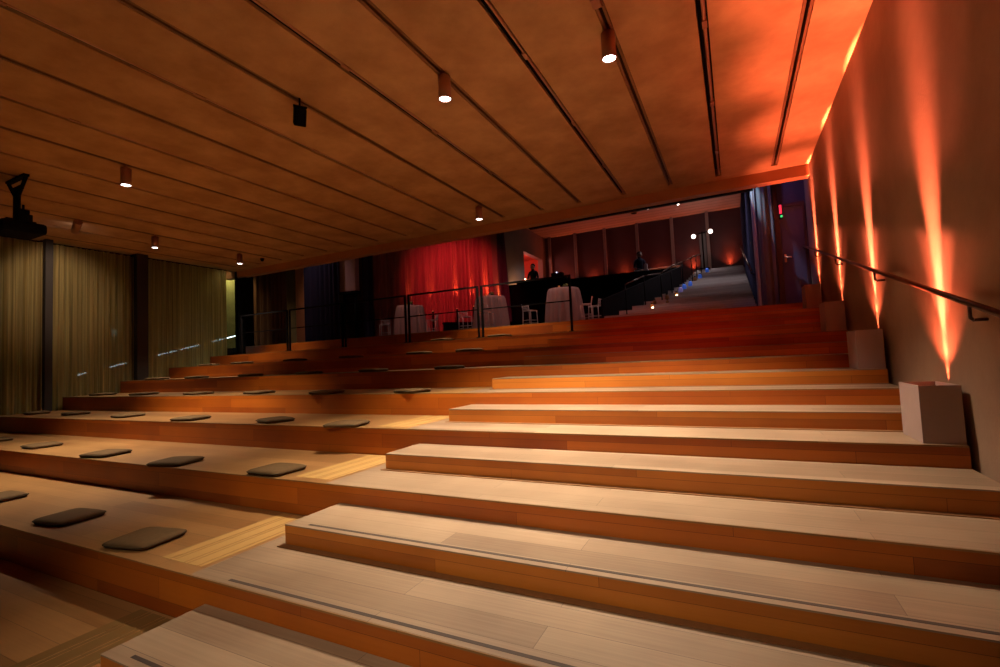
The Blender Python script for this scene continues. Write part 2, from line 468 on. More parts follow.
proto = make_cushion(); first = True
ROWN = {1: 'nearest', 2: 'second', 3: 'third', 4: 'fourth', 5: 'fifth', 6: 'sixth', 7: 'topmost'}
for n, pts in ROWS.items():
    k = len(pts)
    for i, (x, y) in enumerate(pts):
        c = proto if first else copy_tree(proto); first = False
        c.location = (x, y, n*H+.001); c.rotation_euler = (0, 0, ROT.get((n, i), random.uniform(-.22, .25)))
        j = k-1-i
        where = ['rightmost, nearest the stair aisle', 'second from the stair aisle', 'third from the stair aisle', 'fourth from the stair aisle',
                 'fifth from the stair aisle', 'leftmost, nearest the curtained wall'][j]
        if n == 7: where = ['the right one of two by the balustrade', 'the left one of two by the balustrade'][j]
        if n == 1 and i == 1: where = 'leftmost in view, cut by the picture edge'
        c['label'] = 'flat grey-brown square cushion in the %s row, %s' % (ROWN[n], where)
        c['group'] = 'cushions on the seating tiers'

# ------------------------------------------------------------------ ceiling lamps
def downlight(x, y, label, lens_z=5.03, r=.078, power=P_DOWN, tilt=None, size=92, lit=True):
    t = empty('ceiling_spotlight', (x, y, CZ), label, 'spotlight', 'cylindrical copper spotlights')
    L = CZ-lens_z-.05
    if y == 4.3: MB().box(-.05, .05, -.56, -.42, -.045, .03, bevel=.01).build('track_adapter', M_COPPER, t)
    if tilt is None:
        MB().tube((0, 0, -.055), (0, 0, .06), .02).build('stem', M_COPPER, t)
        m = MB(); zt, zb = -.05, -.05-L
        m.lathe([(.001, zt), (r, zt), (r, zb), (r-.006, zb), (r-.006, zb+.03), (.001, zb+.03)], seg=28)
        m.build('lamp_body', M_COPPER, t)
        MB().tube((0, 0, zb+.012), (0, 0, zb+.024), r-.008, seg=28).build('lens', M_LENS if lit else M_BLACK, t)
        if lit: spot(t, (0, 0, zb+.002), (0, 0, -5), power, DOWN, size, .75, .05)
    else:
        dv = Vector(tilt).normalized()
        MB().tube((0, 0, -.12), (0, 0, .06), .018).build('stem', M_COPPER, t)
        p0 = Vector((0, 0, -.12))-dv*.12; p1 = p0+dv*.36
        MB().tube(p0, p1, r, seg=28).build('lamp_body', M_COPPER, t)
        MB().tube(p1+dv*.001, p1+dv*.008, r-.01, seg=28).build('lens', M_LENS, t)
        spot(t, p1+dv*.03, p1+dv*3, power, DOWN, size, .8, .04)
    return t
downlight(-1.04, 4.3, 'copper cylinder spotlight nearest the right wall, lit, large and near', power=P_DOWN*2.1, size=84)
downlight(-3.03, 4.05, 'lit copper cylinder spotlight, second from the right, top of the picture', power=P_DOWN*2.1, size=84)
downlight(-9.14, 3.5, 'lit copper cylinder spotlight over the left seats, right of the projector', power=P_DOWN*2.2, size=90)
downlight(-13.16, 6.05, 'small lit copper spotlight above the middle of the left curtains', power=P_DOWN*.6)
downlight(-13.3, 8.47, 'small lit copper spotlight in the far left ceiling corner', power=P_DOWN*.6)
downlight(-5.11, 8.69, 'small lit copper spotlight in front of the beam above the red curtain', power=P_DOWN*.75)
downlight(-13.18, 4.45, 'tilted copper spotlight beside the projector, aimed at the curtains', tilt=(-1, .22, -.5), power=190, size=64)
# further lamps of the same row, behind the photographer
downlight(-2.03, -2.8, 'copper cylinder spotlight out of view behind the photographer', power=P_DOWN*.75, tilt=(-.05, 1.0, -1), size=62)
t = empty('added_red_lamp', (.92, -3.0, CZ), 'added red lamp out of view, reddening the topmost steps', 'stage lamp')  # extra lamp behind the camera, added only to redden the topmost steps
MB().tube((0, 0, .05), (0, 0, -.2), .02).build('stem', M_BLACK, t)
MB().tube((.02, -.15, -.26), (-.02, .18, -.32), .09, seg=20).build('lamp_body', M_BLACK, t)
spot(t, (-.02, .22, -.33), (-2.5, 12.2, -3.25), 700, (1, .03, .008), 20, 1, .06)

# black loudspeaker spot hanging from a groove
t = empty('stage_speaker', (-4.985, 3.54, CZ), 'small black boxy speaker hanging from a ceiling groove', 'speaker')
MB().tube((0, 0, .05), (0, 0, -.13), .012, seg=8).build('stem', M_BLACK, t)
R = Matrix.Translation((0, 0, -.24)) @ Matrix.Rotation(.95, 4, 'Z') @ Matrix.Rotation(.6, 4, 'X')
MB().box(-.075, .075, -.09, .09, -.12, .10, mat=R, bevel=.012).build('cabinet', M_BLACK, t)
MB().box(-.06, .06, -.098, -.088, -.10, .08, mat=R).build('grille', M_BLACKCLOTH, t)
MB().box(-.085, .085, -.02, .02, .10, .125, mat=R).build('bracket', M_BLACK, t)

# projector
t = empty('ceiling_projector', (-11.2, 2.8, CZ), 'black projector hanging on a pole from the ceiling at the left edge', 'projector')
MB().box(-.37, .37, -.04, .04, -.04, .02, bevel=.006).build('ceiling_plate', M_BLACK, t)
m = MB()
m.tube((-.34, 0, -.05), (-.05, 0, -.34), .03, seg=8); m.tube((.34, 0, -.05), (.05, 0, -.34), .03, seg=8)
m.box(-.2, .2, -.02, .02, -.24, -.16)
m.build('mount_arm', M_BLACK, t)
MB().tube((0, 0, -.25), (0, 0, -.84), .05, seg=14).build('pole', M_BLACK, t)
MB().box(-.2, .2, -.2, .2, -.83, -.78, bevel=.01).build('mount_plate', M_BLACK, t)
MB().box(-.36, .36, -.30, .30, -1.02, -.83, bevel=.05).build('projector_body', M_BLACK, t)
MB().tube((.2, -.30, -.93), (.2, -.37, -.93), .07, seg=20).build('lens', M_BLACK, t)
m = MB(); m.box(.16, .34, -.1, .1, -.83, -.70, bevel=.01); m.box(.19, .30, -.07, .07, -.70, -.62); m.tube((.25, 0, -.62), (.25, 0, -.53), .018, seg=8)
m.build('control_unit', M_BLACK, t)

# small sensor near the far lamp
t = empty('ceiling_sensor', (-13.45, 9.35, CZ), 'tiny black dome sensor on the ceiling near the far left lamp', 'sensor')
MB().tube((0, 0, 0), (0, 0, -.04), .06).build('base', M_BLACK, t)
MB().ball((0, 0, -.05), .05).build('dome', M_BLACK, t)

# ------------------------------------------------------------------ right wall: uplight boxes and handrail
for k, (y, z, lab) in enumerate([(3.865, .99, 'front and largest pinkish-white uplight box on the stairs by the right wall'),
                                 (5.81, 1.485, 'second nearest pinkish-white uplight box on the stairs'),
                                 (7.70, 1.98, 'third pinkish-white uplight box up the stairs, below the handrail end'),
                                 (9.63, 2.475, 'farthest and topmost pinkish-white uplight box by the navy door')]):
    t = empty('uplight_box', (1.36, y, z+.001), lab, 'uplight box', 'uplight boxes along the wall')
    w, d, h, th = .125, .485, .44, .012
    m = MB()
    m.box(-w, w, 0, th, 0, h); m.box(-w, w, d-th, d, 0, h); m.box(-w, -w+th, th, d-th, 0, h); m.box(w-th, w, th, d-th, 0, h)
    m.box(-w+th, w-th, th, d-th, 0, th)
    m.build('box_shell', M_BOX, t)
    MB().box(-.07, .105, .32, .40, .013, .40, bevel=.004).build('lamp_can', M_BLACK, t)
    MB().box(-.06, .10, .33, .39, .4005, .406).build('lens', M_REDLENS, t)
    hc = (CZ-z-.44); q = (hc/3.94)**2
    for (full, tilt, pw, sc, rad) in ((84, 42, 3.5, .5, .004), (44, 24, 14, .9, .004), (18, 10, 260, 1.3, .004), (9, 4.6, 2300, 1.9, .004), (5, 2.7, 7500, 3.3, .004), (3.4, 1.5, 9000*q, 6.5, .004)):
        wall_spot(t, (.110, .37, .446), tilt, pw*K_BOX, full, sc, rad)
    spot(t, (-.03, .36, .43), (.0, .36, 3.4), 900*q*K_BOX, (1, .21, .11), 46, .9, .02)
    spot(t, (-.03, .36, .43), (.35, .40, 3.4), 130*q*K_BOX, RED, 95, 1, .02)

t = empty('wall_handrail', (1.435, 0, 0), 'dark bronze handrail climbing the right concrete wall', 'handrail')
def rz(y): return 1.155+.249*y
MB().path([(0, 1.0, rz(1.0)), (0, 11.0, rz(11.0)), (0, 11.08, rz(11.0)-.01)], .022, seg=14).build('rail', M_HAND, t)
for y in (2.0, 3.45, 5.72, 7.8, 9.6):
    MB().path([(0, y, rz(y)-.02), (0, y, rz(y)-.10), (.02, y+.02, rz(y)-.115), (.094, y+.02, rz(y)-.115)], .011, seg=8).build('bracket', M_HAND, t)

# ------------------------------------------------------------------ curtains
def curtain(name, pts, z0, z1, mat, label, cat='curtain', group=None, fold=.16, amp=.045, amp2=.02, seedv=0, step=.025, lean=0):
    """gathered drape along a polyline; z0 may be a function of (x, y)"""
    rnd = random.Random(seedv)
    P = [Vector((p[0], p[1], 0)) for p in pts]
    segs = [(a, b, (b-a).length) for a, b in zip(P, P[1:])]; tot = sum(s[2] for s in segs)
    bm = bmesh.new(); cols = []; n = int(tot/step); ph = 0; ph2 = 0; w = fold
    for i in range(n+1):
        s = i/n*tot; q = s
        for a, b, L in segs:
            if q <= L+1e-6: break
            q -= L
        p = a+(b-a)*(q/L); nrm = Vector((-(b-a).y, (b-a).x, 0)).normalized()
        w += rnd.uniform(-.02, .02)*fold*3; w = min(max(w, fold*.6), fold*1.6)
        ph += 2*PI*step/w
        am = amp*(.65+.35*math.sin(s*1.7+seedv))
        o1 = am*math.sin(ph)+amp2*math.sin(ph*.37+2)
        col = []
        for k in range(7):
            t = k/6
            zb = z0(p.x, p.y) if callable(z0) else z0
            z = zb+(z1-zb)*t
            sc = 1+.35*(1-t)
            pp = p+nrm*o1*sc
            if lean: pp = pp+(b-a).normalized()*lean*(1-t)*(s/tot)
            col.append(bm.verts.new((pp.x, pp.y, z)))
        cols.append(col)
    for a, b in zip(cols, cols[1:]):
        for k in range(6):
            f = bm.faces.new([a[k], b[k], b[k+1], a[k+1]]); f.smooth = True
    c0 = sum(P, Vector())/len(P)
    mb = MB(); mb.bm.free(); mb.bm = bm
    root = empty(name, (c0.x, c0.y, 0), label, cat, group)
    for v in bm.verts: v.co.x -= c0.x; v.co.y -= c0.y
    mb.build('fabric', mat, root)
    m = MB()
    for a, b in zip(P, P[1:]): m.tube((a.x-c0.x, a.y-c0.y, z1+.012), (b.x-c0.x, b.y-c0.y, z1+.012), .018, seg=8)
    m.build('curtain_track', M_BLACK, root)
    return root

def tierz(x, y): return math.floor(y/D)*H-.02 if y < 10.19 else 2.64
CX = -15.66
for (y0, y1, lab) in [(-2.0, 1.9, 'olive sheer curtain at the left wall, out of view to the left'),
                      (2.0, 4.74, 'olive sheer curtain at the left edge of the picture'),
                      (4.93, 6.80, 'olive sheer curtain between the two dark columns, middle of the left wall'),
                      (7.13, 9.62, 'olive sheer curtain right of the columns, nearest the bare window')]:
    curtain('sheer_curtain', [(CX, y0), (CX, y1)], lambda x, y: -.33, CZ-.09, M_SHEER, lab, group='sheer curtains on the left wall', fold=.15, amp=.07, amp2=.03, seedv=int(y0*10), step=.014)

# left window wall
WX = -15.95
for i, (y0, y1) in enumerate([(-8, 1.9), (1.9, 4.74), (4.93, 6.8), (7.13, 10.2)]):
    e = bpy.data.objects.new('window_%d' % (i+1), None); COL.objects.link(e); e.location = (WX, (y0+y1)/2, -.33); e['kind'] = 'structure'
    h = (y1-y0)/2
    MB().box(-.01, .01, -h+.05, h-.05, .08, 5.7).build('pane', M_GLASS, e)
    m = MB(); m.box(-.05, .05, -h, h, 0, .08); m.box(-.05, .05, -h, -h+.05, .08, 5.7); m.box(-.05, .05, h-.05, h, .08, 5.7)
    m.build('window_frame', M_BLACK, e)
struct('wall_left', MB().box(-16.1, -15.80, 4.76, 4.91, -.5, CZ).box(-16.1, -15.72, 6.82, 7.11, -.5, CZ).box(-16.1, -15.8, 1.85, 1.95, -.5, CZ), M_BLACKCLOTH)
for y0, y1, lab in ((4.76, 4.91, 'narrow dark column between the first two olive curtains'), (6.82, 7.11, 'wider dark column left of the third olive curtain')):
    t = empty('dark_column', (-15.64, (y0+y1)/2, -.33), lab, 'column', 'dark columns at the left wall')
    h = (y1-y0)/2
    MB().box(-.075, .09, -h, h, 0, CZ+.33-.001).build('column_shaft', plain('dark_brown_column', (.025, .014, .010), .8), t)
    MB().box(-.08, .095, -h-.005, h+.005, 0, .12).build('column_base', M_BLACK, t)
# outside
t = empty('outer_handrail', (-16.9, 0, 0), 'handrail with white light strips outside the left windows', 'handrail')
def oz(y): return .33+.259*y+.02
MB().tube((0, 2, oz(2)), (0, 11.35, oz(11.35)), .03).build('rail', M_BLACK, t)
for a, b in ((3.0, 3.3), (4.1, 4.25), (5.95, 6.15), (6.75, 7.35), (8.0, 8.65), (8.75, 9.4), (9.85, 11.3)):
    MB().box(-.02, .045, a, b, -.03, .0).build('light_strip', M_LED, t).rotation_euler = (0, 0, 0)
for o in t.children:
    if o.name.startswith('light_strip'):
        for v in o.data.vertices: v.co.z += oz(v.co.y)
for y in (3, 5, 7, 9, 11):
    MB().tube((0, y, -.3), (0, y, oz(y)), .02, seg=8).build('post', M_BLACK, t)
struct('wall_outer', MB().box(-18.6, -18.3, -8, 24, -.5, 8), M_EXTWALL)
for y, z in ((7.4, 3.1), (7.85, 3.2)):
    t = empty('outdoor_lamp', (-18.1, y, z), 'dim outdoor lamp glowing through the middle olive curtain, %s one' % ('left' if y < 7.6 else 'right'), 'outdoor lamp', 'lamps outside the left windows')
    MB().tube((0, 0, 0), (0, 0, .22), .06, .09).build('shade', emit('dim_cool_glow', (.45, .62, .6), .55), t)
    MB().box(-.22, 0, -.02, .02, .08, .12).build('arm', M_BLACK, t)
t = empty('soffit_light', (-16.18, 3.5, 5.60), 'long soffit lamp outside the left windows', 'lamp')
MB().box(-.1, .1, -6, 7.7, 0, .06).build('housing', M_BLACK, t)
for yy in (-4.5, -1.2, 1.9, 4.2, 5.15):
    d = bpy.data.lights.new('soffit_lamp_light', 'AREA'); d.shape = 'RECTANGLE'; d.size = .15; d.size_y = 2.0; d.energy = 46; d.color = (1, .84, .48)
    o = bpy.data.objects.new('soffit_lamp_light', d); COL.objects.link(o); o.location = (0, yy, -.01); o.parent = t
t = empty('soffit_light', (-17.9, 11.3, 6.2), 'short soffit lamp outside the last bare window strip', 'lamp')
MB().box(-.405, .1, -.5, .5, 0, .06).build('housing', M_BLACK, t)
spot(t, (0, 0, -.05), (-.2, .1, -3), 260, (1, .86, .42), 120, 1, .08)
# outdoor pavement patch seen under the rail
t = empty('gravel_bed', (-17.7, 10.2, 1.9), 'speckled pale gravel bed outside the last window', 'gravel')
tag(t, kind='stuff')
mg, ntg, bg = new_mat('speckled_gravel')
vo = ntg.nodes.new('ShaderNodeTexVoronoi'); vo.inputs['Scale'].default_value = 14
cr = ntg.nodes.new('ShaderNodeValToRGB'); cr.color_ramp.elements[0].color = (.5, .5, .42, 1); cr.color_ramp.elements[1].color = (.01, .01, .01, 1); cr.color_ramp.elements[1].position = .5
ntg.links.new(vo.outputs['Distance'], cr.inputs[0]); ntg.links.new(cr.outputs[0], bg.inputs['Base Color'])
MB().prism([(-.4, -3.4), (.1, -3.4), (.1, 2), (-.4, 2)], -1.5, [0-.88, -.88, .5, .5]).build('gravel', mg, t)

# ------------------------------------------------------------------ upper foyer
FZ = 2.64
struct('floor_upper', MB().box(-18.5, 1.6, 10.32, 24, FZ-.2, FZ), M_BLACKCLOTH)
struct('ceiling_upper', MB().box(-18.5, 1.9, 10.42, 22.6, 7.93, 8.1), M_UPCEIL)
struct('wall_far', MB().box(-10, 1.9, 22.1, 22.4, FZ, 8.0), M_GLASSDARK)
# side wall with the navy door
struct('wall_exit', MB().box(.92, 1.9, 11.02, 11.3, FZ, 8.0).box(.62, .80, 11.12, 22.2, FZ, 8.0), M_NAVY)
door = bpy.data.objects.new('door_1', None); COL.objects.link(door); door.location = (1.2, 11.02, FZ); door['kind'] = 'structure'
MB().box(-.17, .26, -.035, -.001, .02, 2.15, bevel=.005).build('door_leaf', M_NAVY, door)
m = MB(); m.box(-.22, -.17, -.05, -.001, 0, 2.2); m.box(-.22, .30, -.05, -.001, 2.15, 2.22); m.box(.26, .30, -.05, -.001, 0, 2.15)
m.build('door_frame', M_NAVYTRIM, door)
m = MB(); m.box(-.13, -.09, -.055, -.036, .95, 1.12); m.tube((-.11, -.055, 1.06), (-.11, -.085, 1.06), .012, seg=8); m.tube((-.12, -.085, 1.06), (.0, -.085, 1.04), .011, seg=8)
m.build('door_handle', M_COPPER, door)
m = MB(); m.box(.93, .99, 10.96, 11.018, FZ, 7.5); m.box(1.0, 1.02, 10.98, 11.018, FZ, 7.5)
struct('trim_4', m, M_NAVYTRIM)
t = empty('exit_light', (1.06, 11.0, 4.74), 'small red and green sign lamp on the dark navy wall', 'sign lamp')
MB().box(-.03, .03, -.04, .018, -.20, .06).build('housing', M_BLACK, t)
MB().box(-.022, .022, -.048, -.04, -.09, .10).build('red_lamp', emit('red_sign', (1, .03, .07), 1.3), t)
MB().ball((.012, -.05, -.15), .026, 10).build('green_lamp', emit('green_sign', (.04, .6, .16), 1.2), t)
# satin drape and dark curtain beside the door
curtain('satin_drape', [(.50, 11.0), (.585, 10.97)], FZ, 7.2, M_SATIN, 'narrow pale glossy drape catching cool light beside the dark doorway', fold=.08, amp=.015, amp2=.01, seedv=3, step=.01)
curtain('door_curtain', [(.62, 10.93), (.90, 10.90)], FZ, 7.2, sheer('slate_curtain', (.13, .14, .16), 1, .05, 6), 'dark slate curtain with cool light on its top, left of the navy exit wall', fold=.085, amp=.02, seedv=5, step=.01)
curtain('side_curtain', [(.57, 11.5), (.57, 21.8)], FZ, 7.6, M_NAVYCUR, 'long dark curtain along the right side of the grey upper stairs', fold=.25, amp=.018, amp2=.006, seedv=9, step=.05)
t = empty('stair_handrail', (.44, 11.6, FZ), 'thin dark handrail on the right side of the grey upper stairs', 'handrail')
MB().tube((0, 0, .95), (0, 9.5, .95+.259*9.5), .025, seg=10).build('rail', M_HAND, t)
for y in (.2, 2.5, 5, 7.2, 9.3): MB().path([(0, y, .93+.259*y), (0, y, .85+.259*y), (.075, y, .85+.259*y)], .012, seg=6).build('bracket', M_HAND, t)

# grey upper stairs
t = empty('upper_stair', (0, 11.6, FZ), 'pale grey stair flight rising behind the red steps, edged with lanterns', 'stairs')
NS = 16
def leftx(y):
    P = [(11.6, -3.05), (12.3, -2.75), (14, -2.1), (17, -1.5), (21.6, -1.25)]
    for (a, xa), (b, xb) in zip(P, P[1:]):
        if y <= b: return xa+(xb-xa)*(y-a)/(b-a)
    return -1.25
for k in range(NS):
    y0 = k*.618; z1 = (k+1)*.16
    MB().prism([(leftx(11.6+y0), y0), (.52, y0), (.52, 10.2), (leftx(11.6+y0), y0+.66 if False else 10.2)] if False else
               [(leftx(11.6+y0), y0), (.50, y0), (.50, y0+.64), (leftx(11.6+y0+.62), y0+.64)], 0.001, z1).build('step', M_GREYSTEP, t)
UZ = FZ+NS*.16
struct('floor_top', MB().box(-1.3, .62, 11.6+NS*.618+.022, 22.1, FZ, UZ), M_GREYSTEP)
# dark mezzanine block left of the grey stairs
t = empty('draped_mezzanine', (0, 0, FZ), 'large black-draped mezzanine block behind the tables', 'mezzanine')
MB().prism([(-8.4, 17.0), (-1.62, 17.0), (-1.42, 22.0), (-8.4, 22.0)], 0.001, 1.45).build('deck', M_BLACKCLOTH, t)
MB().prism([(-8.4, 16.92), (-1.55, 16.92), (-1.55, 16.99), (-8.4, 16.99)], 0.001, [2.2, 2.12, 2.12, 2.2]).build('front_drape', M_BLACKCLOTH, t)
MB().prism([(-3.12, 11.75), (-3.16, 11.75), (-1.62, 16.9), (-1.56, 16.9)], 0.001, [.62, .62, 2.12, 2.12]).build('side_drape', M_BLACKCLOTH, t)
t2 = empty('black_bench', (-8.6, 14.6, FZ), 'black-draped low block under the red curtain', 'bench', rz=math.atan2(4.1, 3.5))
MB().box(-1.3, 2.4, -.35, -.05, 0.001, .52, bevel=.02).build('body', M_BLACKCLOTH, t2)
MB().box(-1.32, 2.42, -.38, -.03, .521, .55).build('top', M_BLACK, t2)

# pale columns and window wall at the far end
for i, x in enumerate((-8.2, -6.84, -5.36, -3.82, -2.26, -.775)):
    t = empty('window_column', (x, 21.95, UZ-.5), 'slim pale column at the far window wall, %s from the left' % ['first', 'second', 'third', 'fourth', 'fifth', 'sixth'][i], 'column', 'pale columns at the far window wall')
    MB().box(-.065, .065, -.06, .06, 0, 7.93-UZ+.5-.002).build('column_shaft', M_MULLION, t)
    MB().box(-.08, .08, -.075, .075, 0, .12).build('column_base', M_MULLION, t)
for i, x in enumerate((-7.5, -6.0, -4.5, -2.83, -1.426, .04)):
    zf = UZ if x > -1.6 else FZ+1.45
    zf2 = UZ if x > -1.6 else UZ-.05
    t = empty('floor_uplight', (x, 21.97, zf), 'red floor uplight at the far window wall, %s from the left' % ['first', 'second', 'third', 'fourth', 'fifth', 'sixth'][i], 'floor lamp', 'red uplights at the far window wall')
    h = max(.06, zf2-zf)
    MB().tube((0, 0, 0), (0, 0, h), .05, seg=12).build('lamp_body', M_BLACK, t)
    MB().tube((0, 0, h+.001), (0, 0, h+.006), .04, seg=12).build('lens', M_REDLENS, t)
    spot(t, (0, .0, h+.03), (0, .38, h+2.0), [90, 50, 90, 40, 110, 150][i], (1, .16, .04), 40, 1, .03)
    spot(t, (0, -.05, h+.03), (0, -.3, h+3), 60, (1, .12, .03), 110, .8, .03)

# left plaster wall of the upper hall with lit opening
m = MB()
m.box(-8.75, -8.5, 16.4, 19.2, FZ+1.45, 7.93); m.box(-8.75, -8.5, 21.6, 22.1, FZ+1.45, 7.93)
m.box(-8.75, -8.5, 19.2, 21.6, 6.75, 7.93); m.box(-8.75, -8.5, 19.2, 21.6, FZ, 4.5)
struct('wall_upper', m, M_PLASTER)
struct('wall_niche', MB().box(-10.2, -10.1, 18.6, 22.1, 4.5, 7).box(-10.1, -8.76, 18.6, 18.7, 4.5, 7).box(-10.1, -8.76, 22.0, 22.1, 4.5, 7).box(-10.1, -8.76, 18.7, 22, 6.9, 7), plain('red_painted_wall', (.55, .07, .04), .7))
t = empty('wall_chandelier', (-9.4, 19.9, 6.9), 'bright lamp cluster inside the red lit opening', 'lamp')
MB().tube((0, 0, 0), (0, 0, -.6), .015, seg=6).build('stem', M_BLACK, t)
for dx, dy in ((-.3, -.25), (0, -.1), (.3, .15), (.1, .45)):
    MB().ball((dx*.4, dy, -.72), .085, 10).build('bulb', emit('bright_bulb', (1, .85, .8), 6), t)
    MB().tube((0, 0, -.6), (dx*.4, dy, -.66), .012, seg=6).build('arm', M_BLACK, t)
point(t, (0, 0, -.5), 55, (1, .25, .15), .15)
t = empty('table_lamp', (-8.1, 18.0, FZ+1.451), 'small amber lamp glowing on the plaster wall left of the red opening', 'lamp')
MB().lathe([(.09, 0), (.03, .03), (.02, .7)], seg=14, cap_bot=True).build('base', M_BLACK, t)
MB().ball((0, 0, .78), .05, 10).build('bulb', emit('amber_bulb', (1, .45, .12), 2), t)
point(t, (0, 0, .9), 9, (1, .5, .18), .05)
t = empty('light_screen', (-9.95, 19.4, 5.75), 'small bluish-white lit screen in the red opening', 'screen')
MB().box(-.02, .02, -.3, .25, -.45, .6).build('frame', M_BLACK, t)
MB().box(.021, .026, -.26, .21, -.41, .56).build('panel', emit('cool_screen', (.55, .6, 1), 1.8), t)

# foyer left backdrop pieces
t = empty('dark_pillar', (-15.72, 10.34, FZ), 'black pillar where the left windows end', 'pillar')
MB().box(-.36, .06, -.02, .3, 0, 2.75).build('pillar_shaft', M_BLACKCLOTH, t)
MB().box(-.38, .08, -.03, .31, 0, .1).build('pillar_base', M_BLACK, t)
struct('wall_foyer', MB().box(-18.4, -12.6, 13.6, 13.8, FZ, 8), M_DARKBROWN)
curtain('foyer_curtain', [(-17.6, 11.9), (-15.0, 11.55)], FZ, 7.4, M_BROWNCUR, 'dark brown curtain at the left end of the foyer', group='foyer curtains', fold=.3, amp=.07, seedv=11)
t = empty('copper_panel', (-15.22, 12.4, FZ), 'narrow orange-brown wall panel between two dark foyer curtains', 'panel')
MB().box(-.32, .27, 0, .08, .1, 4.6).build('panel_face', plain('orange_brown_panel', (.80, .36, .17), .6, noise=.1, nscale=2), t)
MB().box(-.34, .29, -.01, .1, 0, .1).build('panel_base', M_BLACK, t)
curtain('foyer_curtain', [(-14.6, 11.95), (-12.75, 11.95)], FZ, 7.4, M_NAVYCUR, 'blue-black curtain right of the orange panel', group='foyer curtains', fold=.3, amp=.07, seedv=12)
t = empty('hanging_screen', (-12.52, 12.1, FZ), 'mauve-grey rolled screen panel hanging above a dark opening', 'screen')
m = MB(); m.box(-.36, .40, 0, .22, 1.85, 4.9, bevel=.03); m.build('screen_panel', plain('mauve_panel', (.42, .27, .30), .7), t)
MB().box(-.38, .42, -.02, .24, 1.78, 1.86).build('bottom_bar', M_BLACK, t)
m = MB(); m.tube((-.3, .1, 0), (-.22, .1, 1.8), .05, seg=8); m.tube((.32, .1, 0), (.3, .1, 1.8), .06, seg=8); m.build('stand_leg', M_BLACK, t)
curtain('foyer_curtain', [(-11.96, 12.30), (-11.75, 12.58)], FZ, 7.6, M_NAVYCUR, 'dark blue curtain just left of the red curtain', group='foyer curtains', fold=.25, amp=.05, seedv=13)

# big red curtain and its lamps
curtain('red_curtain', [(-11.85, 12.78), (-8.75, 16.4)], FZ, 7.6, M_REDCUR, 'tall red-lit pleated curtain behind the tables', fold=.26, amp=.10, amp2=.03, seedv=14)
curtain('stage_leg_curtain', [(-8.60, 16.42), (-8.25, 16.56)], FZ, 7.6, M_PLUMCUR, 'dark plum curtain at the right end of the red curtain', fold=.2, amp=.05, seedv=15, lean=.25)
nrm = Vector((3.35, -2.85, 0)).normalized()*.30
for i, (px, py) in enumerate(((-11.0, 13.75), (-10.45, 14.4), (-9.83, 15.15), (-9.38, 15.68), (-8.98, 16.15), (-8.6, 16.5))):
    t = empty('floor_uplight', (px+nrm.x*.75, py+nrm.y*.75, FZ), 'red floor uplight at the foot of the red curtain, %s from the left' % ALONG[i], 'floor lamp', 'red uplights under the red curtain')
    h = 1.0 + (i*.10)
    MB().tube((0, 0, 0), (0, 0, h), .035, seg=10).build('lamp_body', M_BLACK, t)
    MB().tube((0, 0, h+.001), (0, 0, h+.006), .03, seg=10).build('lens', M_REDLENS, t)
    v = -nrm*.8
    spot(t, (0, 0, h+.02), (v.x*1.5, v.y*1.5, h+1.6), [60, 80, 260, 200, 320, 220][i], (1, .14, .04), 22, .7, .02)
for i, (x, y, tx, ty, p) in enumerate(((-8.6, 11.6, -9.9, 14.9, 300), (-7.2, 12.6, -9.5, 15.5, 430))):
    t = empty('wash_light', (x, y, 7.5), 'red wash lamp hung above the foyer, %s' % ['aimed at the middle of the red curtain', 'aimed at the right end of the red curtain'][i], 'stage lamp', 'red wash lamps above the foyer')
    MB().tube((0, 0, 0), (0, 0, .42), .03).build('stem', M_BLACK, t)
    dv = Vector((tx-x, ty-y, -2.6)).normalized()
    MB().tube(-dv*.2, dv*.12, .1).build('lamp_body', M_BLACK, t)
    spot(t, dv*.16, (tx-x, ty-y, -2.7), p, (1, .05, .06), 62, .9, .08)
# cool lamp that grazes the satin drape
t = empty('wash_light', (-.3, 10.66, 7.4), 'cool lamp hung above the doorway drape', 'stage lamp')
MB().tube((0, 0, 0), (0, 0, .5), .03).build('stem', M_BLACK, t)
MB().tube((0, 0, -.1), (0, 0, .1), .08).build('lamp_body', M_BLACK, t)
spot(t, (.05, 0, -.13), (.98, .27, -2.45), 1300, (.7, .85, 1), 7.5, .9, .02)

t = empty('wash_light', (.1, 10.6, 7.3), 'violet lamp added unseen above the foyer to tint the navy exit wall', 'stage lamp')  # unseen lamp, added to give the exit wall a bluish fill
MB().tube((0, 0, 0), (0, 0, .7), .03).build('stem', M_BLACK, t)
MB().tube((-.12, 0, .02), (.1, 0, -.03), .08).build('lamp_body', M_BLACK, t)
spot(t, (.14, 0, -.06), (1.15, .42, -3.6), 140, (.35, .30, 1), 50, 1, .05)
